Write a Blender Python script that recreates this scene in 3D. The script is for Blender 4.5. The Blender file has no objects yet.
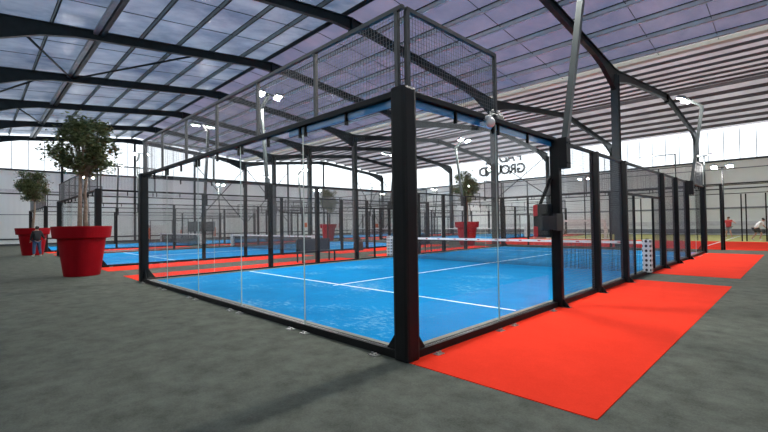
import bpy, bmesh, math, random
from mathutils import Vector, Matrix
random.seed(7)
S = bpy.context.scene
COL = S.collection
PI = math.pi

# ------------------------------------------------------------------ materials
MATS = {}
def nodes(name):
    m = bpy.data.materials.new(name); m.use_nodes = True
    nt = m.node_tree; nt.nodes.clear()
    out = nt.nodes.new('ShaderNodeOutputMaterial')
    MATS[name] = m
    return m, nt, out
def N(nt, typ, **kw):
    n = nt.nodes.new(typ)
    for k, v in kw.items():
        if k in n.inputs.keys(): n.inputs[k].default_value = v
        else: setattr(n, k, v)
    return n
def coords(nt, scale=(1, 1, 1), world=True):
    """object-space coordinates, scaled; pattern scale in metres"""
    tc = N(nt, 'ShaderNodeTexCoord'); mp = N(nt, 'ShaderNodeMapping')
    mp.inputs['Scale'].default_value = scale
    nt.links.new(tc.outputs['Object'], mp.inputs['Vector'])
    return mp.outputs['Vector']
def noise(nt, vec, scale, detail=4, rough=.55):
    n = N(nt, 'ShaderNodeTexNoise', Scale=scale, Detail=detail, Roughness=rough)
    nt.links.new(vec, n.inputs['Vector']); return n.outputs['Fac']
def ramp(nt, fac, stops):
    r = N(nt, 'ShaderNodeValToRGB'); e = r.color_ramp.elements
    while len(e) < len(stops): e.new(.5)
    for el, (p, c) in zip(e, stops):
        el.position = p; el.color = (*c, 1) if len(c) == 3 else c
    nt.links.new(fac, r.inputs['Fac']); return r.outputs['Color']
def mul(c, k): return tuple(min(1, x * k) for x in c)
def mat(name, col, rough=.5, metal=0, var=.12, scale=3, bump=0, bscale=60, emit=None, es=0, spec=.5):
    m, nt, out = nodes(name)
    p = N(nt, 'ShaderNodeBsdfPrincipled', Roughness=rough, Metallic=metal)
    p.inputs['Specular IOR Level'].default_value = spec
    v = coords(nt)
    c = ramp(nt, noise(nt, v, scale), [(.3, mul(col, 1 - var)), (.7, mul(col, 1 + var))])
    nt.links.new(c, p.inputs['Base Color'])
    if bump:
        b = N(nt, 'ShaderNodeBump', Strength=bump, Distance=.01)
        nt.links.new(noise(nt, v, bscale, 6), b.inputs['Height']); nt.links.new(b.outputs['Normal'], p.inputs['Normal'])
    if emit:
        p.inputs['Emission Color'].default_value = (*emit, 1); p.inputs['Emission Strength'].default_value = es
    nt.links.new(p.outputs[0], out.inputs[0]); return m

mat('black_steel', (.006, .0068, .0076), .5, 0, .2, spec=.22)
mat('dark_steel', (.010, .017, .020), .5, 0, .2, spec=.2)
mat('column_steel', (.045, .055, .057), .5, 0, .15, spec=.3)
mat('grey_steel', (.13, .14, .15), .45, .3, .15)
mat('mesh_frame_steel', (.055, .058, .060), .4, .2, .15)
mat('wire', (.11, .112, .118), .45, .3, .1)
mat('pole_grey', (.055, .066, .066), .4, .2, .1)
mat('galvanised', (.20, .22, .24), .45, .35, .15)
mat('grey_purlin', (.13, .125, .13), .5, 0, .1)
mat('blue_purlin', (.27, .32, .31), .5, 0, .1)
mat('pale_purlin', (.60, .66, .70), .5, 0, .08)
mat('turf_reflection_blue', (.008, .19, .48), .4, 0, .1)  # turf reflection under the top rail, put into a colour
mat('concrete', (.22, .235, .20), .85, 0, .12, 6, .2)
mat('bolt_metal', (.42, .42, .40), .35, .8, .1)
mat('line_white', (.80, .88, .93), .8, 0, .06, 20)
mat('tape_white', (.80, .80, .80), .6, 0, .05)
mat('mark_red', (.55, .06, .07), .6)
mat('mark_black', (.015, .015, .017), .6)
mat('net_black', (.02, .02, .024), .7)
mat('net_white', (.75, .76, .75), .6)
mat('pot_red', (.25, .002, .007), .6, 0, .08, 2, spec=.1)
mat('soil', (.03, .02, .015), .95, 0, .3, 20, .5)
mat('bark', (.26, .19, .14), .85, 0, .3, 12, .4)
mat('box_black', (.012, .013, .014), .35)
mat('box_red', (.62, .02, .03), .4)
mat('dome_white', (.72, .70, .70), .35)
mat('orange', (.75, .14, .02), .55)
mat('bench_navy', (.018, .025, .04), .6)
mat('bag_brown', (.035, .025, .02), .7)
mat('board_dark', (.025, .028, .03), .4)
mat('sign_grey', (.02, .022, .025), .7)
mat('tie_white', (.7, .7, .66), .5)
mat('skin', (.48, .27, .19), .55, 0, .06)
mat('hair', (.02, .014, .01), .7)
mat('jacket_black', (.012, .013, .016), .8)
mat('jeans', (.035, .085, .17), .85)
mat('shoe_white', (.7, .7, .68), .6)
mat('shirt_red', (.48, .05, .05), .8)
mat('shorts_grey', (.22, .23, .26), .85)
mat('shirt_white', (.78, .79, .77), .8)
mat('shorts_dark', (.05, .055, .06), .85)
mat('racket', (.03, .03, .04), .4)
mat('lamp_white', (.8, .82, .84), .3, emit=(1, .97, .92), es=1350)
mat('lamp_soft', (.8, .82, .84), .3, emit=(1, .98, .94), es=420)
mat('trim_dark', (.03, .035, .04), .6)
mat('trim_pale', (.62, .64, .66), .5)

def carpet(name, dark, light, sc=3.2, patch=None):
    m, nt, out = nodes(name)
    p = N(nt, 'ShaderNodeBsdfPrincipled', Roughness=.95)
    p.inputs['Specular IOR Level'].default_value = .05
    v = coords(nt)
    n1 = noise(nt, v, sc, 8, .7); n2 = noise(nt, v, 55, 4, .7)
    mx = N(nt, 'ShaderNodeMix', data_type='FLOAT', Factor=.35)
    nt.links.new(n1, mx.inputs[2]); nt.links.new(n2, mx.inputs[3])
    c = ramp(nt, mx.outputs[0], [(.37, dark), (.63, light)])
    if patch:                                   # sand left on the turf, worn patches of their own shape
        a = noise(nt, coords(nt, (1, 1, 1)), .55, 3); b = noise(nt, coords(nt, (1, 2.2, 1)), 7, 8, .75)
        mm = N(nt, 'ShaderNodeMath', operation='MULTIPLY'); nt.links.new(a, mm.inputs[0]); nt.links.new(b, mm.inputs[1])
        f = ramp(nt, mm.outputs[0], [(.30, (0, 0, 0)), (.44, (1, 1, 1))])
        mc = N(nt, 'ShaderNodeMix', data_type='RGBA')
        sc_ = N(nt, 'ShaderNodeMath', operation='MULTIPLY'); sc_.inputs[1].default_value = .6
        nt.links.new(f, sc_.inputs[0]); nt.links.new(sc_.outputs[0], mc.inputs[0])
        nt.links.new(c, mc.inputs[6]); mc.inputs[7].default_value = (*patch, 1); c = mc.outputs[2]
    nt.links.new(c, p.inputs['Base Color'])
    b = N(nt, 'ShaderNodeBump', Strength=.35, Distance=.01)
    nt.links.new(n2, b.inputs['Height']); nt.links.new(b.outputs['Normal'], p.inputs['Normal'])
    nt.links.new(p.outputs[0], out.inputs[0])
carpet('grey_carpet', (.076, .083, .068), (.150, .160, .134))
carpet('red_carpet', (.74, .035, .014), (.85, .046, .020), .8)
carpet('blue_turf', (.001, .185, .44), (.002, .25, .56), 1.0, (.34, .58, .74))
carpet('green_court', (.40, .40, .16), (.48, .48, .20), .6)

def glass(name, tint, refl):
    m, nt, out = nodes(name)
    t = N(nt, 'ShaderNodeBsdfTransparent', Color=(*tint, 1)); g = N(nt, 'ShaderNodeBsdfGlossy', Roughness=.01)
    f = N(nt, 'ShaderNodeLayerWeight', Blend=.5)             # Schlick: .04 face on, rising towards grazing, same on both sides
    pw = N(nt, 'ShaderNodeMath', operation='POWER'); pw.inputs[1].default_value = 5
    k = N(nt, 'ShaderNodeMath', operation='MULTIPLY_ADD'); k.inputs[1].default_value = refl; k.inputs[2].default_value = .018
    mx = N(nt, 'ShaderNodeMixShader')
    nt.links.new(f.outputs['Facing'], pw.inputs[0]); nt.links.new(pw.outputs[0], k.inputs[0]); nt.links.new(k.outputs[0], mx.inputs[0])
    nt.links.new(t.outputs[0], mx.inputs[1]); nt.links.new(g.outputs[0], mx.inputs[2]); nt.links.new(mx.outputs[0], out.inputs[0])
glass('court_glass', (.990, .996, .993), .35)
mat('glass_edge', (.42, .50, .47), .3)

def sheet(name, col_d, col_l, trans, gloss, rough, pitch):
    """translucent corrugated roof sheet; ribs run down the slope"""
    m, nt, out = nodes(name)
    v = coords(nt)
    c = ramp(nt, noise(nt, coords(nt, (.4, .25, .4)), 1.3, 5, .6), [(.3, col_d), (.7, col_l)])
    w = N(nt, 'ShaderNodeTexWave', wave_type='BANDS', bands_direction='X', Scale=pitch)
    nt.links.new(v, w.inputs['Vector'])
    b = N(nt, 'ShaderNodeBump', Strength=.25, Distance=.02); nt.links.new(w.outputs['Fac'], b.inputs['Height'])
    d = N(nt, 'ShaderNodeBsdfDiffuse'); t = N(nt, 'ShaderNodeBsdfTranslucent'); g = N(nt, 'ShaderNodeBsdfGlossy', Roughness=rough)
    for s in (d, t): nt.links.new(c, s.inputs['Color'])
    for s in (d, g): nt.links.new(b.outputs['Normal'], s.inputs['Normal'])
    m1 = N(nt, 'ShaderNodeMixShader'); m1.inputs[0].default_value = trans
    nt.links.new(d.outputs[0], m1.inputs[1]); nt.links.new(t.outputs[0], m1.inputs[2])
    fr = N(nt, 'ShaderNodeFresnel', IOR=1.5); k = N(nt, 'ShaderNodeMath', operation='MULTIPLY'); k.inputs[1].default_value = gloss
    nt.links.new(fr.outputs[0], k.inputs[0])
    m2 = N(nt, 'ShaderNodeMixShader')
    nt.links.new(k.outputs[0], m2.inputs[0]); nt.links.new(m1.outputs[0], m2.inputs[1]); nt.links.new(g.outputs[0], m2.inputs[2])
    nt.links.new(m2.outputs[0], out.inputs[0])
sheet('roof_blue', (.10, .14, .225), (.33, .385, .48), .42, 1.0, .2, 3)
sheet('roof_mauve_bounce', (.135, .15, .235), (.25, .225, .31), .42, .6, .25, 3)  # mauve in the sheet colour stands in for red bounce off the carpets
sheet('roof_white', (.36, .335, .35), (.56, .525, .54), .38, .05, .3, 2)

def padding():
    m, nt, out = nodes('padding_print')
    p = N(nt, 'ShaderNodeBsdfPrincipled', Roughness=.5)
    tc = N(nt, 'ShaderNodeTexCoord'); mp = N(nt, 'ShaderNodeMapping'); mp.inputs['Scale'].default_value = (9, 9, 7.5); mp.inputs['Location'].default_value = (.5, 0, 0)
    nt.links.new(tc.outputs['Object'], mp.inputs['Vector'])
    v = N(nt, 'ShaderNodeTexVoronoi', Scale=1.0, Randomness=0.0); nt.links.new(mp.outputs[0], v.inputs['Vector'])
    c = ramp(nt, v.outputs['Distance'], [(.27, (.02, .02, .024)), (.32, (.80, .80, .80))])
    nt.links.new(c, p.inputs['Base Color']); nt.links.new(p.outputs[0], out.inputs[0])
padding()
def film():
    m, nt, out = nodes('clear_film'); t = N(nt, 'ShaderNodeBsdfTransparent', Color=(1, 1, 1, 1)); nt.links.new(t.outputs[0], out.inputs[0])
film()
def valley():
    m, nt, out = nodes('cream_gutter')
    t = N(nt, 'ShaderNodeBsdfTransparent', Color=(.56, .545, .50, 1)); d = N(nt, 'ShaderNodeBsdfDiffuse', Color=(.82, .80, .74, 1))
    mx = N(nt, 'ShaderNodeMixShader'); mx.inputs[0].default_value = .4
    nt.links.new(t.outputs[0], mx.inputs[1]); nt.links.new(d.outputs[0], mx.inputs[2]); nt.links.new(mx.outputs[0], out.inputs[0])
valley()
def strip_mat():
    m, nt, out = nodes('polycarbonate')
    t = N(nt, 'ShaderNodeBsdfTransparent', Color=(.93, .95, .96, 1)); d = N(nt, 'ShaderNodeBsdfTranslucent', Color=(.92, .94, .95, 1))
    mx = N(nt, 'ShaderNodeMixShader'); mx.inputs[0].default_value = .35
    nt.links.new(t.outputs[0], mx.inputs[1]); nt.links.new(d.outputs[0], mx.inputs[2]); nt.links.new(mx.outputs[0], out.inputs[0])
strip_mat()
def clad():
    m, nt, out = nodes('wall_cladding')
    p = N(nt, 'ShaderNodeBsdfPrincipled', Roughness=.5)
    c = ramp(nt, noise(nt, coords(nt), .3), [(.3, (.76, .80, .785)), (.7, (.81, .85, .835))])
    nt.links.new(c, p.inputs['Base Color'])
    w = N(nt, 'ShaderNodeTexWave', wave_type='BANDS', bands_direction='DIAGONAL', Scale=1.6)
    nt.links.new(coords(nt, (1, 1, 0)), w.inputs['Vector'])
    b = N(nt, 'ShaderNodeBump', Strength=.3, Distance=.02); nt.links.new(w.outputs['Fac'], b.inputs['Height'])
    nt.links.new(b.outputs['Normal'], p.inputs['Normal']); nt.links.new(p.outputs[0], out.inputs[0])
clad()
def leafmat():
    m, nt, out = nodes('leaf')
    c = ramp(nt, noise(nt, coords(nt), 9, 2), [(.35, (.05, .075, .03)), (.65, (.24, .28, .13))])
    d = N(nt, 'ShaderNodeBsdfPrincipled', Roughness=.5); t = N(nt, 'ShaderNodeBsdfTranslucent')
    nt.links.new(c, d.inputs['Base Color']); nt.links.new(c, t.inputs['Color'])
    mx = N(nt, 'ShaderNodeMixShader'); mx.inputs[0].default_value = .25
    nt.links.new(d.outputs[0], mx.inputs[1]); nt.links.new(t.outputs[0], mx.inputs[2]); nt.links.new(mx.outputs[0], out.inputs[0])
leafmat()

# ------------------------------------------------------------------ mesh helpers
class MB:
    def __init__(s): s.bm = bmesh.new()
    def quad(s, a, b, c, d, mi=0):
        f = s.bm.faces.new([s.bm.verts.new(p) for p in (a, b, c, d)]); f.material_index = mi; return f
    def box(s, x0, x1, y0, y1, z0, z1, mi=0, bev=0):
        before = set(s.bm.faces)
        v = [s.bm.verts.new((x, y, z)) for x in (x0, x1) for y in (y0, y1) for z in (z0, z1)]
        fs = []
        for q in ((0, 1, 3, 2), (4, 6, 7, 5), (0, 4, 5, 1), (2, 3, 7, 6), (0, 2, 6, 4), (1, 5, 7, 3)):
            f = s.bm.faces.new([v[i] for i in q]); f.material_index = mi; fs.append(f)
        if bev:
            es = list({e for f in fs for e in f.edges})
            bmesh.ops.bevel(s.bm, geom=es, offset=bev, segments=2, affect='EDGES', profile=.6)
        return s
    def bar(s, a, b, w, h=None, mi=0, up=(0, 0, 1), cap=True):
        a, b = Vector(a), Vector(b); h = h or w; d = (b - a).normalized(); up = Vector(up)
        if abs(d.dot(up)) > .98: up = Vector((0, 1, 0)) if abs(d.y) < .9 else Vector((1, 0, 0))
        r = d.cross(up).normalized() * w / 2; u = r.cross(d).normalized() * h / 2
        A = [s.bm.verts.new(a + i * r + j * u) for i, j in ((-1, -1), (1, -1), (1, 1), (-1, 1))]
        B = [s.bm.verts.new(b + i * r + j * u) for i, j in ((-1, -1), (1, -1), (1, 1), (-1, 1))]
        for k in range(4):
            f = s.bm.faces.new((A[k], A[(k + 1) % 4], B[(k + 1) % 4], B[k])); f.material_index = mi
        if cap:
            s.bm.faces.new(A[::-1]).material_index = mi; s.bm.faces.new(B).material_index = mi
        return s
    def tube(s, pts, radii, n=10, mi=0):
        pts = [Vector(p) for p in pts]; radii = radii if hasattr(radii, '__len__') else [radii] * len(pts)
        rings = []
        for i, p in enumerate(pts):
            d = (pts[min(i + 1, len(pts) - 1)] - pts[max(i - 1, 0)]).normalized()
            up = Vector((0, 0, 1)) if abs(d.z) < .9 else Vector((1, 0, 0))
            r = d.cross(up).normalized(); u = r.cross(d)
            rings.append([s.bm.verts.new(p + radii[i] * (math.cos(t) * r + math.sin(t) * u)) for t in [2 * PI * k / n for k in range(n)]])
        for A, B in zip(rings, rings[1:]):
            for k in range(n):
                f = s.bm.faces.new((A[k], A[(k + 1) % n], B[(k + 1) % n], B[k])); f.material_index = mi; f.smooth = True
        s.bm.faces.new(rings[0][::-1]).material_index = mi; s.bm.faces.new(rings[-1]).material_index = mi
        return s
    def lathe(s, prof, n=48, mi=0, c=(0, 0)):
        rings = [[s.bm.verts.new((c[0] + r * math.cos(2 * PI * k / n), c[1] + r * math.sin(2 * PI * k / n), z)) for k in range(n)] for r, z in prof]
        for A, B in zip(rings, rings[1:]):
            for k in range(n):
                f = s.bm.faces.new((A[k], A[(k + 1) % n], B[(k + 1) % n], B[k])); f.material_index = mi; f.smooth = False
        s.bm.faces.new(rings[0][::-1]); s.bm.faces.new(rings[-1]); return s
    def prism(s, poly, axis, lo, hi, mi=0):
        """poly in the two other axes (in order), extruded along axis"""
        def P(u, v, w): return {'x': (w, u, v), 'y': (u, w, v), 'z': (u, v, w)}[axis]
        A = [s.bm.verts.new(P(u, v, lo)) for u, v in poly]; B = [s.bm.verts.new(P(u, v, hi)) for u, v in poly]
        n = len(poly)
        s.bm.faces.new(A[::-1]).material_index = mi; s.bm.faces.new(B).material_index = mi
        for k in range(n): s.bm.faces.new((A[k], A[(k + 1) % n], B[(k + 1) % n], B[k])).material_index = mi
        return s
    def ball(s, c, r, sub=2, sc=(1, 1, 1), mi=0):
        g = bmesh.ops.create_icosphere(s.bm, subdivisions=sub, radius=r, matrix=Matrix.Translation(c) @ Matrix.Diagonal((*sc, 1)))
        for v in g['verts']:
            for f in v.link_faces: f.smooth = True; f.material_index = mi
        return s
    def build(s, name, mats, parent=None, loc=None, recalc=True):
        if recalc: bmesh.ops.recalc_face_normals(s.bm, faces=s.bm.faces)
        me = bpy.data.meshes.new(name); s.bm.to_mesh(me); s.bm.free()
        for m in ([mats] if isinstance(mats, str) else mats): me.materials.append(MATS[m])
        o = bpy.data.objects.new(name, me); COL.objects.link(o)
        if parent: o.parent = parent
        if loc: o.location = loc
        return o
def empty(name, loc=(0, 0, 0), rz=0):
    o = bpy.data.objects.new(name, None); COL.objects.link(o); o.location = loc; o.rotation_euler = (0, 0, rz)
    o.empty_display_size = .2; return o
def tag(o, label, cat, group=None, kind=None):
    o['label'] = label; o['category'] = cat
    if group: o['group'] = group
    if kind: o['kind'] = kind
    return o
def struct(o): o['kind'] = 'structure'; return o
def copy_tree(o, parent=None):
    c = o.copy(); COL.objects.link(c)
    if parent: c.parent = parent
    for ch in list(o.children): copy_tree(ch, c)
    return c

# ------------------------------------------------------------------ the hall
XL, XR = -49.5, 18.0
YF, Y0, YR1, Y1, YR2, Y2 = -11.0, -3.6, 9.5, 22.6, 35.65, 48.7
ZE, ZR = 10.15, 11.5            # top of rafters at eaves and at ridges
def ztop(y):
    pts = [(YF, 10.9), (Y0, ZE), (YR1, ZR), (Y1, ZE), (YR2, ZR), (Y2, ZE)]
    for (a, za), (b, zb) in zip(pts, pts[1:]):
        if a - 1e-6 <= y <= b + 1e-6: return za + (zb - za) * (y - a) / (b - a)
    return ZE
PD = .21                        # purlin depth
def zsheet(y): return ztop(y) + PD

struct(MB().box(XL - .3, XR + .3, YF - .3, Y2 + .3, -.3, 0).build('floor', 'grey_carpet'))

# walls: cladding below, a translucent strip above
ZS = 7.25
struct(MB().box(XL - .25, XL - .05, YF, Y2 + .2, 0, ZS).build('wall_left', 'wall_cladding'))
struct(MB().box(XL - .25, XR + .25, Y2 + .05, Y2 + .25, 0, ZS).build('wall_back', 'wall_cladding'))
struct(MB().box(XR + .05, XR + .25, YF, Y2 + .2, 0, ZS).build('wall_right', 'wall_cladding'))
struct(MB().box(XL - .25, XR + .25, YF - .25, YF - .05, 0, ZS).build('wall_front', 'wall_cladding'))
gable = [(YF, ZS), (Y2 + .1, ZS)] + [(yy, zsheet(min(yy, Y2)) + .16) for yy in (Y2 + .1, YR2, Y1, YR1, Y0, YF)]
w1 = struct(MB().prism(gable, 'x', XL - .17, XL - .11).build('window_1', 'polycarbonate'))
w2 = struct(MB().box(XL, XR, Y2 + .11, Y2 + .17, ZS, zsheet(Y2) + .16).build('window_2', 'polycarbonate'))
struct(MB().box(XL, XR, YF - .17, YF - .11, ZS, zsheet(YF)).build('window_4_added', 'polycarbonate'))  # unseen strip behind the camera, added to bring in daylight
w3 = struct(MB().prism(gable, 'x', XR + .11, XR + .17).build('window_3', 'polycarbonate'))
y = YF + .6
while y < Y2:
    MB().box(XL - .12, XL - .10, y - .03, y + .03, ZS, ztop(y)).build('seam', 'galvanised', w1); y += 1.2
x = XL + .6
while x < XR:
    MB().box(x - .03, x + .03, Y2 + .10, Y2 + .12, ZS, ZE + .1).build('seam', 'galvanised', w2); x += 1.2
# horizontal rails and flashings on the cladding
k = 1
for (z0, z1, m, d) in ((ZS - .12, ZS + .06, 'trim_dark', .10), (5.08, 5.36, 'trim_pale', .06), (4.88, 5.0, 'trim_dark', .12),
                       (2.9, 2.97, 'galvanised', .08), (.54, .66, 'trim_dark', .10), (0, .16, 'trim_dark', .05)):
    struct(MB().box(XL - .06, XL - .06 + d, YF, Y2, z0, z1).build('trim_%d' % k, m)); k += 1
for (z0, z1, m, d) in ((ZS - .12, ZS + .06, 'trim_dark', .10), (6.36, 6.44, 'galvanised', .08), (4.88, 5.0, 'trim_dark', .12), (4.4, 4.5, 'trim_dark', .08),
                       (2.5, 2.66, 'galvanised', .10), (.9, 1.3, 'trim_pale', .08), (.1, .55, 'galvanised', .06)):
    struct(MB().box(XL, XR, Y2 + .06 - d, Y2 + .06, z0, z1).build('trim_%d' % k, m)); k += 1

# roof sheets with their purlins
def roof(name, ya, yb, m, pm, ys, pw=.085, joints=True, dark=(), PD=.21):
    zsheet = lambda y: ztop(y) + PD
    rb = MB().prism([(ya, zsheet(ya)), (yb, zsheet(yb)), (yb, zsheet(yb) + .04), (ya, zsheet(ya) + .04)], 'x', XL - .2, XR + .2)
    bmesh.ops.recalc_face_normals(rb.bm, faces=rb.bm.faces)
    for f in rb.bm.faces: f.material_index = 0 if f.normal.z < -.5 else 1
    ra = rb.build(name, [m, 'clear_film'])
    struct(ra)
    for yy in ys:
        z = ztop(yy)
        b = MB()                                # a Z section: web, bottom flange, top flange
        b.box(XL, XR, yy - .006, yy + .006, z, z + PD - .01)
        b.box(XL, XR, yy - .006, yy + pw, z, z + .012, mi=1 if ya < YR1 else 0); b.box(XL, XR, yy - pw * .6, yy + .006, z + PD - .03, z + PD - .008, mi=1)
        b.build('purlin', ['dark_steel' if yy in dark else pm, 'dark_steel' if joints else pm], ra)
    if joints:
        x = XL + 2.5
        while x < XR - 1:
            if abs((x + 49.5) % 7.5) > .1:
                MB().bar((x, ya, ztop(ya) + .10), (x, yb, ztop(yb) + .10), .022).build('sag_rod', 'dark_steel', ra)
            x += 2.5
    return ra
offs = [1.83 + 1.74 * i for i in range(7)]
roof('ceiling', Y0, YR1, 'roof_blue', 'blue_purlin', [YR1 - o for o in offs] + [YR1 - .35], .055, dark=(YR1 - .35,))
roof('ceiling', YR1, Y1 - .25, 'roof_mauve_bounce', 'pale_purlin', [YR1 + o for o in offs], .13)
offs2 = [.6 + 1.8 * i for i in range(7)]
roof('ceiling', Y1 + .25, YR2, 'roof_white', 'grey_purlin', [YR2 - o for o in offs2], .07, False, PD=.15)
roof('ceiling', YR2, Y2, 'roof_white', 'grey_purlin', [YR2 + o for o in offs2], .08, False, PD=.27)
roof('ceiling', YF, Y0, 'roof_blue', 'blue_purlin', [-5.4, -7.2, -9], joints=False)
struct(MB().box(XL, XR, Y1 - .22, Y1 + .22, ZE + .02, ZE + .36).build('trim_%d' % k, 'cream_gutter')); k += 1
struct(MB().box(XL, XR, .46, .64, ztop(.5) - .17, ztop(.5) - .02).build('trim_%d' % k, 'galvanised')); k += 1
struct(MB().box(XL, XR, .70, .88, ztop(.5) - .21, ztop(.5) - .02).build('trim_%d' % k, 'dark_steel')); k += 1

# steel portal frames, one every 7.5 m
def ibeam(stations, x, bw=.22, tf=.03):
    """stations: (y, z_top, z_bottom) along the rafter"""
    b = MB()
    for (ya, ta, ba), (yb, tb, bb) in zip(stations, stations[1:]):
        b.prism([(ya, ta), (yb, tb), (yb, tb - tf), (ya, ta - tf)], 'x', x - bw / 2, x + bw / 2)
        b.prism([(ya, ba), (yb, bb), (yb, bb + tf), (ya, ba + tf)], 'x', x - bw / 2, x + bw / 2)
        b.prism([(ya, ta - tf), (yb, tb - tf), (yb, bb + tf), (ya, ba + tf)], 'x', x - .02, x + .02)
    return b
def hcol(y, h, w=.38):
    b = MB()
    b.box(-w / 2, w / 2, y - w / 2, y - w / 2 + .025, 0, h); b.box(-w / 2, w / 2, y + w / 2 - .025, y + w / 2, 0, h)
    b.box(-.02, .02, y - w / 2 + .02, y + w / 2 - .02, 0, h); b.box(-w / 2 - .06, w / 2 + .06, y - w / 2 - .06, y + w / 2 + .06, 0, .03)
    return b
def portal(x, label, skip_front=False, gable_posts=False):
    r = empty('portal_frame', (x, Y1, 0)); tag(r, label, 'steel frame', 'steel portal frames across the hall')
    o = Vector((0, -Y1, 0))
    for yc in ([] if skip_front else [Y0]) + [Y1, Y2 - .25]:
        hcol(yc, ZE - .3).build('column', 'column_steel', r, o)
    D = .44
    for e, rg in ((Y0, YR1), (Y1, YR1), (Y1, YR2), (Y2 - .1, YR2)):
        s = 1 if rg > e else -1
        h = .35 if (e == Y1 and rg == YR2) else 1.0       # the second span meets the middle column without a deep haunch
        st = [(e, ztop(e) - 0, ztop(e) - D - .85 * h), (e + s * 1.0, ztop(e + s), ztop(e + s) - D - .52 * h), (e + s * 2.2, ztop(e + 2.2 * s), ztop(e + 2.2 * s) - D - .16 * h), (e + s * 3.4, ztop(e + 3.4 * s), ztop(e + 3.4 * s) - D),
              (rg - s * 1.1, ztop(rg - s * 1.1), ztop(rg - s * 1.1) - D), (rg, ztop(rg), ztop(rg) - D - .14)]
        ibeam(st, 0).build('rafter', 'dark_steel', r, o)
    for rg in (YR1, YR2):
        MB().box(-.15, .15, rg - .035, rg + .035, ZR - .68, ZR - .02).build('ridge_plate', 'dark_steel', r, o)
    if gable_posts:
        for yp in (3.0, 9.5, 16.0, 29.2, 35.6, 42.1):
            MB().box(-.09, .09, yp - .1, yp + .1, 0, ztop(yp) - .4).build('gable_post', 'dark_steel', r, o)
    return r
portal(-49.5, 'dark steel gable frame standing against the far left wall', gable_posts=True)
portal(-42, 'dark steel roof frame next to the one on the far left wall')
portal(-34.5, 'dark steel roof frame over the far left court, fourth ridge from the front')
portal(-27, 'dark steel roof frame with the third ridge from the front, above the second court')
portal(-19.5, 'dark steel roof frame whose ridge shows just above the nearest court\'s mesh top')
portal(-12, 'dark steel roof frame passing behind the topmost mesh corner of the nearest court')
portal(-4.2, 'dark steel roof frame whose column rises behind the nearest court\'s long right side')
portal(3, 'dark steel roof frame right overhead, nearest the open floor on the right', skip_front=True)

# tie tubes between the rafters and crossed rods on the walls
def brace(pts, r, label, grp):
    b = MB()
    for a, c in pts: b.tube([a, c], r, 8)
    return tag(b.build('cross_brace', 'dark_steel'), label, 'brace', grp)
zt = lambda y: ztop(y) - .25
brace([((-19.5, -2.3, zt(-2.3)), (-27, .7, zt(.7)))], .055, 'dark roof tube slanting down at the far upper left between the first two long rafters', 'roof bracing')
brace([((-27, .7, zt(.7)), (-19.5, 5.3, zt(5.3)))], .055, 'dark roof tube rising right between the second and first long rafters at left', 'roof bracing')
brace([((-27, -.5, zt(-.5)), (-34.5, -3.4, zt(-3.4)))], .055, 'dark roof tube at the left edge between second and third rafters', 'roof bracing')
brace([((-34.5, -1.6, zt(-1.6)), (-42, .8, zt(.8)))], .055, 'dark roof tube slanting down between third and fourth rafters at far left', 'roof bracing')
for (a, b_, z0, z1, lab) in ((16, 22.5, 2, 9.2, 'crossed rods on the left wall, left of its tall middle column'),
                             (22.7, 29.1, 2, 9.2, 'crossed rods on the left wall, right of its tall middle column'),
                             (42.2, 48.3, .5, 9.0, 'crossed tubes on the left wall beside the far corner')):
    brace([((XL + .14, a, z0), (XL + .14, b_, z1)), ((XL + .14, a, z1), (XL + .14, b_, z0))], .05, lab, 'wall bracing')
for (a, b_, z0, z1, lab) in ((-26.8, -19.7, 4.9, 9.9, 'crossed rods on the back wall over the mirrored lettering'),
                             (-49.2, -42.2, .5, 9.0, 'crossed tubes on the back wall at the far corner')):
    brace([((a, Y2 - .12, z0), (b_, Y2 - .12, z1)), ((a, Y2 - .12, z1), (b_, Y2 - .12, z0))], .05, lab, 'wall bracing')

# mirrored lettering: it faces outward on the translucent strip
sg = empty('wall_lettering', (-26, Y2 + .19, ZS)); tag(sg, 'dark capital lettering read backwards through the white strip of the back wall', 'lettering')
def word(txt, x_right, width, z, size):
    dg = None; objs = []
    n = len(txt); adv = width / n
    for i, ch in enumerate(txt):
        cu = bpy.data.curves.new('letter', 'FONT'); cu.body = ch; cu.size = size; cu.extrude = .015; cu.offset = .06; cu.align_x = 'CENTER'
        t = bpy.data.objects.new('letter', cu); COL.objects.link(t)
        bpy.context.view_layer.update(); dg = bpy.context.evaluated_depsgraph_get()
        me = bpy.data.meshes.new_from_object(t.evaluated_get(dg)); bpy.data.objects.remove(t); me.materials.clear(); me.materials.append(MATS['sign_grey'])
        o = bpy.data.objects.new('letter', me); COL.objects.link(o); o.parent = sg
        # faces +Y (outside): seen from inside it reads mirrored, first letter at the right
        o.rotation_euler = (PI / 2, 0, PI)
        o.location = (x_right - adv * (i + .5) + 26, 0, z - ZS)
word('GROUND', -22.7, 7.0, 8.2, 1.8)
word('PADEL', -23.0, 5.8, 9.85, 1.8)

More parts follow.
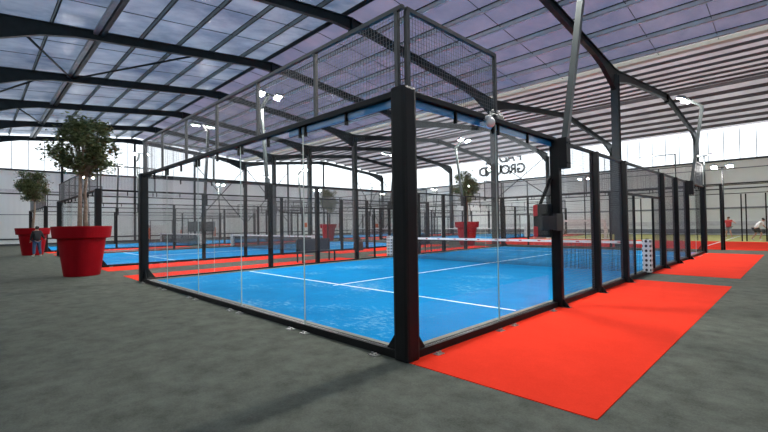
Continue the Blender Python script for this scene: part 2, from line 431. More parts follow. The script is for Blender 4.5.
# ------------------------------------------------------------------ padel courts
W, L, H = 10.0, 20.0, 3.0
def wires(axis, a0, a1, z0, z1, off, pitch=.05, t=.0036):
    """welded mesh in a plane; axis 'x' runs along X at y=off, 'y' along Y at x=off"""
    b = MB()
    P = (lambda u, z: (u, off, z)) if axis == 'x' else (lambda u, z: (off, u, z))
    n = max(1, round((a1 - a0) / pitch)); m = max(1, round((z1 - z0) / pitch))
    for i in range(n + 1):
        u = a0 + (a1 - a0) * i / n; b.bar(P(u, z0), P(u, z1), t * 1.25, cap=False)
    for j in range(m + 1):
        z = z0 + (z1 - z0) * j / m; b.bar(P(a0, z), P(a1, z), t * .8, cap=False)
    return b
def pane(axis, a0, a1, off, z0=.09, z1=H - .02):
    b = MB(); t = .006; g = .006
    if axis == 'x': b.box(a0 + g, a1 - g, off - t, off + t, z0, z1)
    else: b.box(off - t, off + t, a0 + g, a1 - g, z0, z1)
    for f in b.bm.faces:
        if f.calc_area() < .1: f.material_index = 1
    return b
def enclosure():
    r = empty('padel_court_cage')
    # corner posts
    for cx in (0, -W):
        for cy in (0, L):
            sx = 1 if cx == 0 else -1; sy = -1 if cy == 0 else 1
            MB().box(cx - .108, cx + .108, cy - .108, cy + .108, .0, H + .06, bev=.04).build('corner_post', 'black_steel', r)
            g, g2 = MB(), MB()                               # triangular foot gussets on both inner flanks
            g.prism([(cx - sx * .12, .09), (cx - sx * .30, .09), (cx - sx * .12, .34)], 'y', cy - .012, cy + .012)
            g2.prism([(cy - sy * .12, .09), (cy - sy * .30, .09), (cy - sy * .12, .34)], 'x', cx - .012, cx + .012)
            g.build('foot_gusset', 'black_steel', r); g2.build('foot_gusset', 'black_steel', r)
    for cy in (0, L):
        s = 1 if cy == 0 else -1
        MB().box(-W + .1, -.1, cy - .05, cy + .05, 0, .09).build('base_rail', 'black_steel', r)
        MB().box(-W + .05, -.05, cy + s * .05 if s > 0 else cy - .22, cy + .22 if s > 0 else cy - .05, 0, .05).build('kerb', 'concrete', r)
        tr = MB().box(-W + .1, -.1, cy - .055, cy + .04, H - .035, H + .035, bev=.008).build('top_rail', 'black_steel', r)
        for i in range(5): pane('x', -2 * (i + 1), -2 * i, cy).build('glass_panel', ['court_glass', 'glass_edge'], r)
        for i in range(5):
            for xx in ((-2 * i - 1.0,) if i == 4 else (-2 * i - 1.0, -2 * i - 1.93, -2 * i - 2.07)):
                MB().box(xx - .014, xx + .014, cy - .022, cy + .022, H - .19, H - .03).build('glass_clamp', 'black_steel', r)
        for i in range(6):
            wires('x', -W / 6 * (i + 1), -W / 6 * i, H + .06, H + .95, cy).build('mesh_panel', 'wire', r)
        MB().box(-W - .02, .02, cy - .025, cy + .025, H + .95, H + 1.0).build('mesh_rail', 'mesh_frame_steel', r)
        for i in range(7):
            xx = -W / 6 * i + (-.08 if i == 0 else .08 if i == 6 else 0)
            MB().bar((xx, cy, H + .02), (xx, cy, H + .96), .05).build('mesh_post', 'mesh_frame_steel', r)
        for i in range(6):
            for xx in ((-2 * i - .40,) if i == 0 else (-9.6,) if i == 5 else (-2 * i + .18, -2 * i - .18)):
                bk = MB().box(xx - .06, xx + .06, cy - s * .13 - .045, cy - s * .13 + .045, 0, .012)
                bk.tube([(xx - .03, cy - s * .13, .01), (xx - .03, cy - s * .13, .035)], .014, 6); bk.tube([(xx + .03, cy - s * .13, .01), (xx + .03, cy - s * .13, .035)], .014, 6)
                bk.build('anchor_plate', 'bolt_metal', r)
    for cx in (0, -W):
        s = -1 if cx == 0 else 1                              # inward
        MB().box(cx - .05, cx + .05, .1, L - .1, 0, .09).build('base_rail', 'black_steel', r)
        MB().box(min(cx + s * .05, cx + s * .22), max(cx + s * .05, cx + s * .22), .22, L - .22, 0, .05).build('kerb', 'concrete', r)
        for (ya, yb) in ((.1, 4.0), (L - 4.0, L - .1)):
            tr = MB().box(min(cx - s * .055, cx + s * .04), max(cx - s * .055, cx + s * .04), ya, yb, H - .035, H + .035, bev=.008).build('top_rail', 'black_steel', r)
        MB().box(cx - .03, cx + .03, 4.05, L - 4.05, H - .04, H + .02).build('top_rail', 'black_steel', r)
        for ya in (0, 2, L - 4, L - 2): pane('y', ya, ya + 2, cx).build('glass_panel', ['court_glass', 'glass_edge'], r)
        for yy in (1, 1.93, 2.07, 3, L - 1, L - 1.93, L - 2.07, L - 3):
            MB().box(cx - .022, cx + .022, yy - .014, yy + .014, H - .19, H - .03).build('glass_clamp', 'black_steel', r)
        for yy in (.4, 1.8, 2.2, 3.55, L - .4, L - 1.8, L - 2.2, L - 3.55):
            bk = MB().box(cx - s * .13 - .045, cx - s * .13 + .045, yy - .06, yy + .06, 0, .012)
            bk.tube([(cx - s * .13, yy - .03, .01), (cx - s * .13, yy - .03, .035)], .014, 6); bk.tube([(cx - s * .13, yy + .03, .01), (cx - s * .13, yy + .03, .035)], .014, 6)
            bk.build('anchor_plate', 'bolt_metal', r)
        for (ya, yb) in ((.08, 2.0), (L - 2.0, L - .08)):
            wires('y', ya, yb, H + .06, H + .95, cx).build('mesh_panel', 'wire', r)
            MB().box(cx - .025, cx + .025, ya - .02, yb + .02, H + .95, H + 1.0).build('mesh_rail', 'mesh_frame_steel', r)
            for yy in (ya, yb): MB().bar((cx, yy, H + .02), (cx, yy, H + .96), .05).build('mesh_post', 'mesh_frame_steel', r)
        for yy in (4, 6, 8, 12, 14, 16):
            MB().box(min(cx + s * .05, cx - s * .12), max(cx + s * .05, cx - s * .12), yy - .055, yy + .055, 0, H, bev=.012).build('side_post', 'black_steel', r)
            f = MB().prism([(cx - s * .12, 0), (cx - s * .23, 0), (cx - s * .23, .015), (cx - s * .12, .15)], 'y', yy - .01, yy + .01)
            f.box(min(cx - s * .11, cx - s * .25), max(cx - s * .11, cx - s * .25), yy - .07, yy + .07, 0, .012)
            f.build('post_foot', 'black_steel', r)
        for yy in (9.0, 11.0): MB().bar((cx, yy, .0), (cx, yy, 2.2), .055).build('door_post', 'black_steel', r)
        MB().box(cx - .03, cx + .03, 8.05, 11.95, 2.17, 2.23).build('door_header', 'black_steel', r)
        for (ya, yb, za, zb) in ((4.06, 5.94, .1, H - .05), (6.06, 7.94, .1, H - .05), (8.06, 8.97, .1, 2.17), (11.03, 11.94, .1, 2.17),
                                 (8.06, 11.94, 2.24, H - .05), (12.06, 13.94, .1, H - .05), (14.06, 15.94, .1, H - .05)):
            wires('y', ya, yb, za, zb, cx).build('mesh_panel', 'wire', r)
    return r
def turf():
    r = MB().box(-W + .22, -.22, .22, L - .22, 0, .032).build('court_turf', 'blue_turf')
    z = .036
    for yy in (3.05, 16.95): MB().box(-W + .3, -.3, yy - .028, yy + .028, .03, z).build('court_line', 'line_white', r)
    MB().box(-5.028, -4.972, 2.85, 17.15, .03, z + .001).build('court_line', 'line_white', r)
    return r
def net():
    r = empty('padel_net')
    b = MB(); n = 240
    for i in range(n + 1):
        x = -.1 - (W - .2) * i / n; b.bar((x, 10, .04), (x, 10, .86), .0075, cap=False)
    for j in range(21):
        z = .05 + .81 * j / 20; b.bar((-.1, 10, z), (-W + .1, 10, z), .0075, cap=False)
    b.build('net_mesh', 'net_black', r)
    t = MB().box(-W, 0, 9.985, 10.015, .85, .93).build('net_tape', 'tape_white', r)
    m = MB(); rr = random.Random(3)
    x = -.6
    while x > -W + .8:
        m.box(x - .10, x, 9.983, 10.017, .872, .908); x -= rr.uniform(.45, .8)
    m.build('printed_mark', 'mark_red', t)
    for cx in (.06, -W - .06):
        MB().tube([(cx, 10, .03), (cx, 10, 1.0)], .04, 12).build('net_post', 'black_steel', r)
        p = MB().box(cx - .11, cx + .11, 9.89, 10.11, .06, .98, bev=.035).build('post_padding', 'padding_print', r)
    return r
def light_pole():
    """local +X is outward from the court side"""
    r = empty('court_light_pole')
    b = MB().box(.12, .27, -.09, .09, 2.46, 3.0, bev=.008)
    for zz in (2.55, 2.9):
        for yy in (-.1, .1): b.tube([(.27, yy * .6, zz), (.285, yy * .6, zz)], .016, 6)
    b.build('mounting_plate', 'black_steel', r)
    MB().bar((.195, 0, 2.8), (.60, 0, 5.78), .10, .10, up=(0, 1, 0)).build('pole', 'pole_grey', r)
    MB().bar((.61, 0, 5.76), (.10, 0, 6.16), .09, .09, up=(0, 1, 0)).build('arm', 'pole_grey', r)
    MB().bar((.10, -.42, 6.18), (.10, .42, 6.18), .05).build('crossbar', 'pole_grey', r)
    for yy in (-.33, .33):
        h = MB(); R = Matrix.Translation((.02, yy, 6.13)) @ Matrix.Rotation(.35, 4, 'Y')
        h.box(-.15, .15, -.13, .13, -.02, .06, bev=.015)
        for q in range(5): h.box(-.13, .13, -.11 + q * .05, -.095 + q * .05, .06, .09)
        bmesh.ops.transform(h.bm, matrix=R, verts=h.bm.verts)
        ho = h.build('floodlight', 'grey_steel', r)
        l = MB().box(-.125, .125, -.105, .105, -.032, -.018); bmesh.ops.transform(l.bm, matrix=R, verts=l.bm.verts)
        l.build('lens', 'lamp_white', ho)
    return r

courts = [(0, 0, 'the nearest court', ''), (-16, 0, 'the court behind the biggest red pot', ''),
          (-32, 0, 'the court by the far left wall', ''),
          (-16, 25, 'the back court beside the goal', ''), (-32, 25, 'the back court in the far corner', '')]
enc0, turf0, net0, pole0 = enclosure(), turf(), net(), light_pole()
first = True
for (ox, oy, nm, where) in courts:
    e = enc0 if first else copy_tree(enc0)
    t = turf0 if first else copy_tree(turf0)
    n = net0 if first else copy_tree(net0)
    for o in (e, t, n): o.location = (ox, oy, 0)
    tag(e, 'black steel and glass cage around ' + nm, 'padel court cage', 'padel court cages')
    tag(t, 'blue turf with white lines of ' + nm, 'court turf', 'blue court floors')
    tag(n, 'low white-taped net across ' + nm, 'net', 'padel nets')
    for (sx, px, side) in ((0, 0, 'right'), (PI, -W, 'left')):
        for (yy, end) in ((4, 'front'), (16, 'rear')):
            p = pole0 if first else copy_tree(pole0)
            p.location = (ox + px, oy + yy, 0); p.rotation_euler = (0, 0, sx)
            tag(p, 'grey floodlight pole, %s %s of %s' % (end, side, nm), 'light pole', 'court floodlight poles')
            first = False
MB().box(-2.4, -.13, .012, .036, H - .12, H - .03).build('turf_reflection_strip', 'turf_reflection_blue', enc0)  # added strips, coloured as the blue turf mirrored below the rail
MB().box(-.036, -.012, .13, 3.95, H - .12, H - .03).build('turf_reflection_strip', 'turf_reflection_blue', enc0)
# red carpet runners along both long sides, split at the net
first = None
for (ox, oy, nm, where) in courts:
    for (x0, side) in ((0, 'right'), (-W - 2.0, 'left')):
        for (ya, yb, end) in ((-.06, 8.62, 'front'), (10.35, 19.95, 'rear')):
            xa, xb = (x0 + .06, x0 + 2.0) if side == 'right' else (x0, x0 + 1.94)
            b = MB().box(ox + xa, ox + xb, oy + ya, oy + yb, 0, .008).build('red_carpet', 'red_carpet')
            tag(b, 'red carpet on the %s %s side of %s' % (end, side, nm), 'carpet', 'red carpet runners')

# ------------------------------------------------------------------ sports court on the right, behind
tag(MB().box(-13.2, 14, 22.95, 32.6, 0, .008).build('red_floor_covering', 'red_carpet'), 'wide red floor covering beyond the rear end of the nearest court', 'floor covering')
g = MB().box(-13.2, 14, 32.6, 46.8, 0, .008).build('green_floor_covering', 'green_court')
tag(g, 'yellowish green court floor under the two players on the right', 'court floor')
tag(MB().box(-.75, -.67, 24.5, 44.6, .008, .012).build('court_line', 'line_white'), 'long white line across the red and green floor beyond the nearest court', 'court line')
f = empty('court_fence', (.35, 22.7, 0)); tag(f, 'thin black post fence with rails along the front of the red floor covering', 'fence')
for xx in (-10, -5, 0, 5, 10): MB().bar((xx, 0, 0), (xx, 0, 3.2), .10).build('post', 'black_steel', f)
for z in (3.17, 2.75): MB().bar((-10, 0, z), (10, 0, z), .035).build('rail', 'black_steel', f)
f = empty('court_fence', (.35, 33.4, 0)); tag(f, 'black post fence across the back behind the red floor covering', 'fence')
for xx in (-6, -2.5, -.08, .16, 1.15, 5): MB().bar((xx, 0, 0), (xx, 0, 3.2), .07).build('post', 'black_steel', f)
def tlamp(x, y, z, label, base=0):
    r = empty('lamp_post', (x, y, 0)); tag(r, label, 'lamp post', 'two-headed lamp posts')
    MB().tube([(0, .09, 0), (0, .09, z)], .04, 10).build('pole', 'black_steel', r)
    MB().bar((-.45, .09, z), (.45, .09, z), .05).build('crossbar', 'black_steel', r)
    for s in (-.3, .3):
        h = MB().box(s - .13, s + .13, -.16, .06, z - .02, z + .06, bev=.012)
        bmesh.ops.rotate(h.bm, verts=h.bm.verts, cent=(s, 0, z), matrix=Matrix.Rotation(-.5, 3, 'X'))
        ho = h.build('floodlight', 'grey_steel', r)
        l = MB().box(s - .11, s + .11, -.14, .04, z - .034, z - .018)
        bmesh.ops.rotate(l.bm, verts=l.bm.verts, cent=(s, 0, z), matrix=Matrix.Rotation(-.5, 3, 'X'))
        l.build('lens', 'lamp_soft', ho)
tlamp(.42, 22.75, 4.08, 'two-headed floodlight on a thin post at the right, front of the red floor covering')
tlamp(-9.9, 33.6, 5.1, 'two-headed floodlight on a thin post behind the nearest court, by the white goal')
def mast(x, y, z, xl, xr, lamps, label):
    r = empty('lamp_mast', (x, y, 0)); tag(r, label, 'lamp post')
    MB().tube([(0, 0, 0), (0, 0, z)], [.06, .045], 10).build('pole', 'dark_steel', r)
    MB().bar((xl, 0, z), (xr, 0, z), .06).build('crossbar', 'dark_steel', r)
    for q in lamps:
        h = MB().box(q - .17, q + .17, -.10, .16, z + .03, z + .12, bev=.015).build('floodlight', 'grey_steel', r)
        l = MB().box(q - .15, q + .15, -.08, .14, z + .012, z + .026)
        l.build('lens', 'lamp_soft', h)
mast(-3.46, 34, 6.45, -2.35, .05, (-2.0, -1.55), 'tall thin mast with a long arm to the left, seen above the right long side')
mast(-1.73, 34, 6.1, -.62, .52, (-.45, .4), 'tall thin mast with short arms, behind the rear light pole on the right')
# small white goal
g = empty('goal', (-10.6, 33.3, 0)); tag(g, 'white framed goal with net standing behind the nearest court', 'goal')
b = MB()
for s in (-2.4, 2.4):
    b.bar((s, 0, 0), (s, 0, 1.55), .17)
b.bar((-2.46, 0, 1.55), (2.46, 0, 1.55), .17); b.build('goal_frame', 'net_white', g)
b = MB()
for s in (-2.4, 2.4): b.bar((s, .9, 0), (s, 0, 1.55), .05); b.bar((s, 0, .03), (s, .9, .03), .05)
b.bar((-2.4, .9, .03), (2.4, .9, .03), .05); b.build('rear_frame', 'net_white', g)
b = MB()
for i in range(49):
    x = -2.4 + .1 * i; b.bar((x, .03, 1.5), (x, .9, .05), .006, cap=False)
for j in range(17):
    q = j / 16; b.bar((-2.4, .03 + .87 * q, 1.5 - 1.45 * q), (2.4, .03 + .87 * q, 1.5 - 1.45 * q), .006, cap=False)
b.build('goal_net', 'net_white', g)

# ------------------------------------------------------------------ potted trees
def potted_tree(loc, label, seed, h_crown, r_crown, trunk_xy, nleaf, crown_z):
    rr = random.Random(seed)
    r = empty('potted_tree', loc); tag(r, label, 'potted tree', 'trees in big red pots')
    MB().lathe([(.50, 0), (.52, .02), (.685, 1.22), (.80, 1.24), (.82, 1.27), (.86, 1.60), (.85, 1.63), (.78, 1.63), (.74, 1.50)], 56).build('planter', 'pot_red', r)
    s = MB().lathe([(.73, 1.42), (.745, 1.50), (.4, 1.53), (.01, 1.55)], 32); s.build('soil', 'soil', r)
    zt_ = crown_z
    r.scale = (.95, .95, .98)
    tips = []
    for (tx, ty) in trunk_xy:
        pts = [(tx, ty, 1.45)]; q = Vector((tx, ty, 1.45)); nseg = 5
        for i in range(nseg):
            q = q + Vector((rr.uniform(-.04, .04), rr.uniform(-.04, .04), (zt_ - 1.45 + .4) / nseg)); pts.append(tuple(q))
        MB().tube(pts, [.075 - .008 * i for i in range(len(pts))], 10).build('trunk', 'bark', r)
        tips.append(q)
    br = MB(); cl = []
    cz = zt_ + h_crown / 2
    for i in range(46):
        while True:
            p = Vector((rr.uniform(-1, 1), rr.uniform(-1, 1), rr.uniform(-1, 1)))
            if .25 < p.length < 1: break
        k = 1.0 - .25 * max(0, -p.z)
        c = Vector((p.x * r_crown * k, p.y * r_crown * k, cz + p.z * h_crown / 2)); cl.append(c)
        t = tips[i % len(tips)]; mid = t.lerp(c, .5) + Vector((0, 0, -.1))
        br.tube([tuple(t + Vector((0, 0, -.35 * rr.random()))), tuple(mid), tuple(c)], [.028, .016, .006], 5)
    br.build('branches', 'bark', r)
    lf = MB(); per = nleaf // len(cl)
    for c in cl:
        cr = rr.uniform(.16, .30)
        for _ in range(per):
            d = Vector((rr.gauss(0, 1), rr.gauss(0, 1), rr.gauss(0, .8))) * cr * .62
            p = c + d; a = rr.uniform(0, 2 * PI); ln = rr.uniform(.06, .105); w = ln * .46
            ax = Vector((math.cos(a), math.sin(a), rr.uniform(-.8, .3))).normalized()
            sd = ax.cross(Vector((rr.uniform(-.5, .5), rr.uniform(-.5, .5), 1))).normalized(); up = sd.cross(ax)
            v = [lf.bm.verts.new(x) for x in (p - ax * ln, p + sd * w - up * w * .4, p + ax * ln, p - sd * w - up * w * .4)]
            lf.bm.faces.new((v[0], v[1], v[2])); lf.bm.faces.new((v[0], v[2], v[3]))
    lf.build('foliage', 'leaf', r, recalc=False)
    return r
potted_tree((-13.4, -.90, 0), 'nearest and largest tree in a red pot, at the left end of the nearest court', 11, 2.1, .93, ((.0, -.07), (.05, .10)), 6400, 3.2)
potted_tree((-28.9, -.9, 0), 'tree in a red pot at the far left, with a person in black in front', 5, 2.05, .74, ((-.05, 0),), 5000, 3.15)
potted_tree((-12.9, 20.4, 0), 'tree in a red pot seen through the glass between net tape and mirrored lettering', 21, 2.2, .80, ((0, .05),), 5000, 2.9)
potted_tree((-29.4, 21.2, 0), 'tree in a red pot seen through the glass behind the dark bench', 31, 2.2, .85, ((.05, 0),), 5000, 2.9)

# ------------------------------------------------------------------ small things round the nearest court
b = empty('wall_box', (0, 4.0, 0)); tag(b, 'black box with red corners hung on the side post of the nearest court', 'equipment box')
MB().box(-.28, -.02, 3.80 - 4, 3.935 - 4, 1.24, 1.84, bev=.02).build('body', 'box_black', b)
MB().box(-.16, .13, 3.77 - 4, 3.80 - 4, 1.38, 1.62, bev=.01).build('front_cover', 'board_dark', b)
MB().box(.055, .13, 3.78 - 4, 4.06 - 4, 1.36, 1.66).build('clamp_plate', 'box_black', b)
for (z0, z1) in ((1.62, 1.83), (1.25, 1.44)):
    MB().box(-.31, -.22, 3.79 - 4, 3.94 - 4, z0, z1, bev=.025).build('corner_guard', 'box_red', b)
MB().bar((-.22, -.13, 1.8), (-.02, -.085, 2.30), .05).build('stay', 'black_steel', b)

d = empty('dome_camera', (.12, 1.66, H + .04)); tag(d, 'small white dome camera at the top rail of the nearest court', 'camera')
MB().ball((0, 0, -.13), .066, 3, (1, 1, 1.1)).build('dome', 'dome_white', d)
MB().tube([(-.09, 0, -.06), (-.03, 0, -.06), (0, 0, -.07)], .035, 14).build('mount', 'dome_white', d)
c = MB(); rr = random.Random(2)
for q in range(5):
    pts = []
    for i in range(9):
        t = i / 8; pts.append((.0 + .035 * math.sin(3 * t * PI + q), 1.85 + .38 * t, H + .055 + .05 * abs(math.sin(t * PI * 2 + q * .8)) * (1 + q % 2)))
    c.tube(pts, .009, 6)
tag(c.build('cable_bundle', 'tie_white'), 'tangle of pale cable lying on the top rail above the dome camera', 'cable')

def bench(loc, rz, label):
    r = empty('bench', loc, rz); tag(r, label, 'bench', 'dark benches beside the nearest court')
    MB().box(-.85, .85, -.22, .22, .42, .47, bev=.01).build('seat', 'bench_navy', r)
    MB().box(-.85, .85, .20, .24, .46, .95, bev=.01).build('backrest', 'bench_navy', r)
    for sx in (-.8, .8):
        for sy in (-.18, .2): MB().bar((sx, sy, 0), (sx, sy, .43 if sy < 0 else .9), .045).build('leg', 'black_steel', r)
    return r
bench((-11.15, 6.75, 0), PI / 2, 'dark bench on red carpet beyond the nearest court, left of the corner post')
bench((-11.15, 13.3, 0), PI / 2, 'dark bench seen over the net tape, right of the corner post')
g = empty('sports_bag', (-15.2, 12.6, 0)); tag(g, 'dark brown bag standing by the side of the second court', 'bag')
MB().prism([(-.28, 0), (.28, 0), (.24, .5), (.05, .72), (-.2, .45)], 'y', -.16, .16).build('body', 'bag_brown', g)
MB().tube([(-.1, 0, .5), (-.02, 0, .86), (.1, 0, .84), (.16, 0, .58)], .02, 6).build('strap', 'bag_brown', g)
bd = empty('display_board', (-48.6, 16.5, 0)); tag(bd, 'large dark board on legs in front of the far left wall', 'board')
MB().box(-.06, .06, -1.6, 1.6, .95, 2.15, bev=.02).build('panel', 'board_dark', bd)
for yy in (-1.3, 1.3): MB().box(-.04, .04, yy - .04, yy + .04, 0, 1.0).build('leg', 'black_steel', bd)
for (yy, z0, z1, lab) in ((10.8, .25, 1.5, 'tall orange padded post against the left wall, leftmost one'), (14.3, .5, 1.2, 'orange padded post against the left wall, second from left'),
                          (18.25, .3, 1.45, 'tall orange padded post against the left wall, right of the dark board')):
    p = empty('padded_post', (XL + .45, yy, 0)); tag(p, lab, 'padded post', 'orange padded posts')
    MB().box(-.12, .12, -.12, .12, z0, z1, bev=.03).build('padding', 'orange', p)
    MB().tube([(0, 0, 0), (0, 0, z1 + .3)], .04, 8).build('post', 'black_steel', p)
for (yy, z, lab) in ((32.0, 1.55, 'orange box on the left wall, nearest the net post of the second court'), (38.8, 1.35, 'orange box on the left wall, between two far posts'), (46.9, 1.25, 'orange box on the left wall close to the far corner')):
    p = MB().box(XL - .05, XL + .25, yy - .28, yy + .28, z - .35, z + .35, bev=.03).build('wall_cabinet', 'orange'); tag(p, lab, 'cabinet', 'orange wall boxes')

# ------------------------------------------------------------------ people
def skin_mesh(verts, edges, rad, sub=2, root=0):
    me = bpy.data.meshes.new('body'); me.from_pydata([tuple(v) for v in verts], edges, [])
    o = bpy.data.objects.new('body', me); COL.objects.link(o)
    o.modifiers.new('s', 'SKIN'); sd = o.modifiers.new('d', 'SUBSURF'); sd.levels = sub; sd.render_levels = sub
    for i, sv in enumerate(me.skin_vertices[0].data):
        r_ = rad[i]; sv.radius = (r_, r_) if not hasattr(r_, '__len__') else r_
        sv.use_root = (i == root)
    bpy.context.view_layer.update()
    out = bpy.data.meshes.new_from_object(o.evaluated_get(bpy.context.evaluated_depsgraph_get()))
    bpy.data.objects.remove(o); bpy.data.meshes.remove(me)
    return out
def join(meshes, name, m, parent, smooth=True):
    bm = bmesh.new()
    for me in meshes: bm.from_mesh(me); bpy.data.meshes.remove(me)
    for f in bm.faces: f.smooth = smooth; f.material_index = 0
    me = bpy.data.meshes.new(name); bm.to_mesh(me); bm.free(); me.materials.append(MATS[m])
    o = bpy.data.objects.new(name, me); COL.objects.link(o); o.parent = parent; return o
def person(loc, rz, label, J, top, top_len, legs_mat, leg_to, sleeve, hair_long=0, extra=None):
    """J: joints in local metres, figure faces -Y. top covers torso and arms to `sleeve` (0..1 of the arm), trousers to `leg_to` joints"""
    r = empty('person', loc, rz); tag(r, label, 'person')
    V = Vector
    J = {k_: V(v) for k_, v in J.items()}
    names = ['pelvis', 'belly', 'chest', 'neck', 'head', 'crown']
    vs = [J[n_] for n_ in names]; ed = [(i, i + 1) for i in range(5)]
    rd = [(.15, .11), (.14, .10), (.16, .11), .055, (.082, .10), (.06, .075)]
    ix = {n_: i for i, n_ in enumerate(names)}
    def add(n_, par, rad):
        vs.append(J[n_]); rd.append(rad); ix[n_] = len(vs) - 1; ed.append((ix[par], ix[n_]))
    for s in 'LR':
        add('sh' + s, 'chest', .058); add('el' + s, 'sh' + s, .042); add('wr' + s, 'el' + s, .028); add('hd' + s, 'wr' + s, (.035, .018))
        add('hip' + s, 'pelvis', .095); add('kn' + s, 'hip' + s, .058); add('an' + s, 'kn' + s, .038); add('to' + s, 'an' + s, .036)
    J['nose'] = J['head'] + J['face'] * .105; add('nose', 'head', .016)
    parts = [skin_mesh(vs, ed, rd)]
    for s in 'LR':                                     # fingers rooted in the palm
        h = J['hd' + s]; d = (h - J['wr' + s]).normalized(); sd = d.cross(V((0, 1, .2))).normalized(); nn = d.cross(sd)
        for k_, (o_, l_) in enumerate(((-.027, .062), (-.009, .075), (.009, .070), (.026, .055))):
            a = h + sd * o_ - d * .02; parts.append(skin_mesh([a, a + d * l_ * .6, a + d * l_ * 1.05 + nn * .03], [(0, 1), (1, 2)], [.010, .009, .008], 1))
        a = h - d * .05 - sd * .02; parts.append(skin_mesh([a, a - sd * .04 + d * .03, a - sd * .045 + d * .065], [(0, 1), (1, 2)], [.012, .010, .009], 1))
    join(parts, 'body', 'skin', r)
    # top garment
    tv = [J['pelvis'] + V((0, 0, -.10)) * top_len, J['belly'], J['chest'], J['neck'] - V((0, 0, .035))]; te = [(0, 1), (1, 2), (2, 3)]
    tr_ = [(.215, .17), (.195, .15), (.20, .145), .08]
    for s in 'LR':
        i = len(tv); e_ = J['el' + s]; w_ = J['wr' + s]
        tv += [J['sh' + s]]; tr_ += [.08]; te += [(2, i)]
        if sleeve > .5: tv += [e_, w_]; tr_ += [.062, .046]; te += [(i, i + 1), (i + 1, i + 2)]
        else: tv += [J['sh' + s].lerp(e_, .75)]; tr_ += [.066]; te += [(i, i + 1)]
    join([skin_mesh(tv, te, tr_)], top[0], top[1], r)
    lv = [J['pelvis'] + V((0, 0, .04))]; le = []; lr = [(.20, .155)]
    for s in 'LR':
        i = len(lv); lv += [J['hip' + s]]; lr += [.115]; le += [(0, i)]
        if leg_to == 'an': lv += [J['kn' + s], J['an' + s] + V((0, 0, .03))]; lr += [.082, .066]; le += [(i, i + 1), (i + 1, i + 2)]
        else: lv += [J['hip' + s].lerp(J['kn' + s], .8)]; lr += [.098]; le += [(i, i + 1)]
    join([skin_mesh(lv, le, lr)], 'trousers' if leg_to == 'an' else 'shorts', legs_mat, r)
    for s in 'LR':
        a, t_ = J['an' + s], J['to' + s]
        join([skin_mesh([a + V((0, 0, -.03)), (a + t_) / 2 + V((0, 0, -.012)), t_], [(0, 1), (1, 2)], [.05, .048, .042])], 'shoe', 'shoe_white', r)
    hd = J['head'] - J['face'] * .022
    hv = [hd + V((0, 0, -.03 - hair_long)) - J['face'] * .05, hd + V((0, 0, .05)) - J['face'] * .012, J['crown'] + V((0, 0, .02))]
    join([skin_mesh(hv, [(0, 1), (1, 2)], [(.085, .07), (.112, .112), (.06, .07)])], 'hair', 'hair', r)
    b_ = MB(); sd = V((0, 0, 1)).cross(J['face'])
    for s in (-1, 1): b_.ball(tuple(J['head'] + J['face'] * .088 + sd * s * .032 + V((0, 0, .018))), .011, 1)
    b_.build('eyes', 'mark_black', r)
    return r
stand = dict(pelvis=(0, 0, .92), belly=(0, 0, 1.08), chest=(0, 0, 1.30), neck=(0, 0, 1.46), head=(0, -.01, 1.58), crown=(0, 0, 1.67), face=(0, -1, 0),
             shL=(-.17, 0, 1.38), elL=(-.24, -.02, 1.12), wrL=(-.25, -.10, .90), hdL=(-.25, -.13, .82),
             shR=(.17, 0, 1.38), elR=(.28, -.02, 1.14), wrR=(.42, -.12, .98), hdR=(.48, -.15, .93),
             hipL=(-.09, 0, .86), knL=(-.12, -.02, .48), anL=(-.14, .02, .09), toL=(-.16, -.14, .045),
             hipR=(.09, 0, .86), knR=(.13, -.03, .48), anR=(.17, .02, .09), toR=(.20, -.14, .045))
P = dict(stand)
# seen from behind: he faces away from the camera, towards -X
for k_ in list(P):
    if k_[-1] in 'LR' and k_ != 'head': P[k_] = (-P[k_][0],) + tuple(P[k_][1:])
person((-26.95, -.88, 0), math.radians(-72), 'person in black jacket and jeans by the far left pot, seen from behind', P,
       ('jacket', 'jacket_black'), 1.0, 'jeans', 'an', 1, .05)
P = dict(stand)
P.update(shL=(-.17, 0, 1.38), elL=(-.40, -.08, 1.30), wrL=(-.58, -.22, 1.22), hdL=(-.65, -.26, 1.20), elR=(.30, -.06, 1.16), wrR=(.22, -.24, 1.02), hdR=(.18, -.30, .98),
         knL=(-.16, -.06, .48), anL=(-.22, .02, .09), toL=(-.28, -.12, .045), knR=(.15, -.02, .48), anR=(.20, .05, .09), toR=(.24, -.10, .045))
for k_ in list(P):
    if k_[-1] in 'LR': P[k_] = (-P[k_][0],) + tuple(P[k_][1:])
person((-1.0, 39.3, 0), math.radians(-25), 'person in red top and grey shorts on the green court, arm stretched to the right', P,
       ('shirt', 'shirt_red'), 1.2, 'shorts_grey', 'kn', 0)
P = dict(stand)
P.update(pelvis=(0, .12, .86), belly=(0, .02, 1.00), chest=(0, -.14, 1.18), neck=(0, -.26, 1.32), head=(0, -.33, 1.42), crown=(0, -.35, 1.51), face=(0, -.9, -.43),
         shL=(-.17, -.16, 1.24), elL=(-.26, -.20, .98), wrL=(-.22, -.38, .84), hdL=(-.21, -.44, .80),
         shR=(.17, -.16, 1.24), elR=(.28, -.10, 1.0), wrR=(.34, -.22, .80), hdR=(.36, -.28, .74),
         hipL=(-.10, .12, .80), knL=(-.16, -.12, .46), anL=(-.18, .02, .09), toL=(-.20, -.14, .045),
         hipR=(.10, .12, .80), knR=(.18, .06, .44), anR=(.22, .30, .09), toR=(.24, .14, .045))
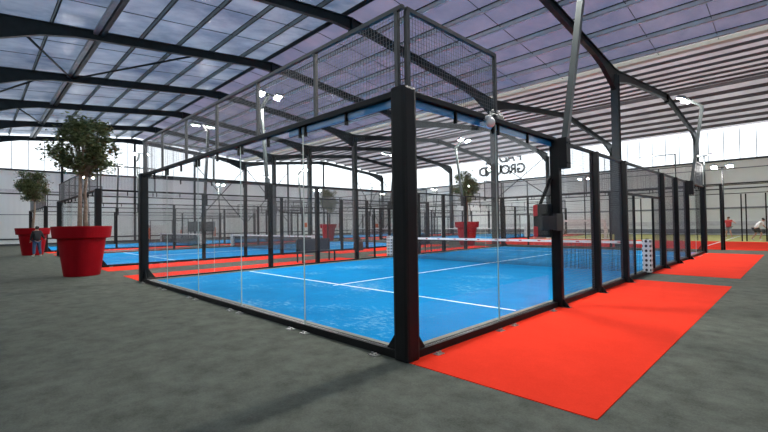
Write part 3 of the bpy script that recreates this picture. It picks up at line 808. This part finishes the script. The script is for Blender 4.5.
pl = person((.95, 35.9, 0), math.radians(118), 'person in white t-shirt and dark shorts crouching with a racket at the right edge', P,
            ('shirt', 'shirt_white'), .6, 'shorts_dark', 'kn', 0)
rk = empty('padel_racket', (.95, 35.9, 0), math.radians(118)); tag(rk, 'dark padel racket held by the person in the white t-shirt', 'racket')
MB().tube([(.37, -.28, .76), (.42, -.40, .68)], .016, 8).build('grip', 'racket', rk)
bb = MB().tube([(.0, -.019, 0), (0, .019, 0)], .13, 24)
bmesh.ops.transform(bb.bm, matrix=Matrix.Translation((.475, -.53, .60)) @ Matrix.Rotation(.5, 4, 'Z') @ Matrix.Diagonal((1, 1, 1.15, 1)), verts=bb.bm.verts)
bb.build('face', 'racket', rk)

# ------------------------------------------------------------------ daylight, camera, colour management
wd = bpy.data.worlds.new('sky'); S.world = wd; wd.use_nodes = True
bg = wd.node_tree.nodes.get('Background') or wd.node_tree.nodes.new('ShaderNodeBackground')
bg.inputs['Color'].default_value = (.92, .96, 1.0, 1); bg.inputs['Strength'].default_value = 2.2

cx, cy, ch, yaw, pit, rol, fpx = 3.1368, -3.4465, 1.5211, .7889, .0194, -.0149, 414.86
fw = Vector((-math.sin(yaw) * math.cos(pit), math.cos(yaw) * math.cos(pit), math.sin(pit)))
rt = Vector((math.cos(yaw), math.sin(yaw), 0)); up = rt.cross(fw)
r2 = rt * math.cos(rol) + up * math.sin(rol); u2 = -rt * math.sin(rol) + up * math.cos(rol)
cam = bpy.data.cameras.new('camera'); co = bpy.data.objects.new('camera', cam); COL.objects.link(co)
Mx = Matrix((( r2.x, u2.x, -fw.x, cx), (r2.y, u2.y, -fw.y, cy), (r2.z, u2.z, -fw.z, ch), (0, 0, 0, 1)))
co.matrix_world = Mx
cam.sensor_width = 36; cam.lens = fpx / 768 * 36; cam.clip_end = 300; cam.clip_start = .05
S.camera = co
S.view_settings.view_transform = 'Standard'; S.view_settings.look = 'None'; S.view_settings.gamma = 1
S.view_settings.exposure = 0
S.cycles.transparent_max_bounces = 48; S.cycles.max_bounces = 8; S.cycles.diffuse_bounces = 4
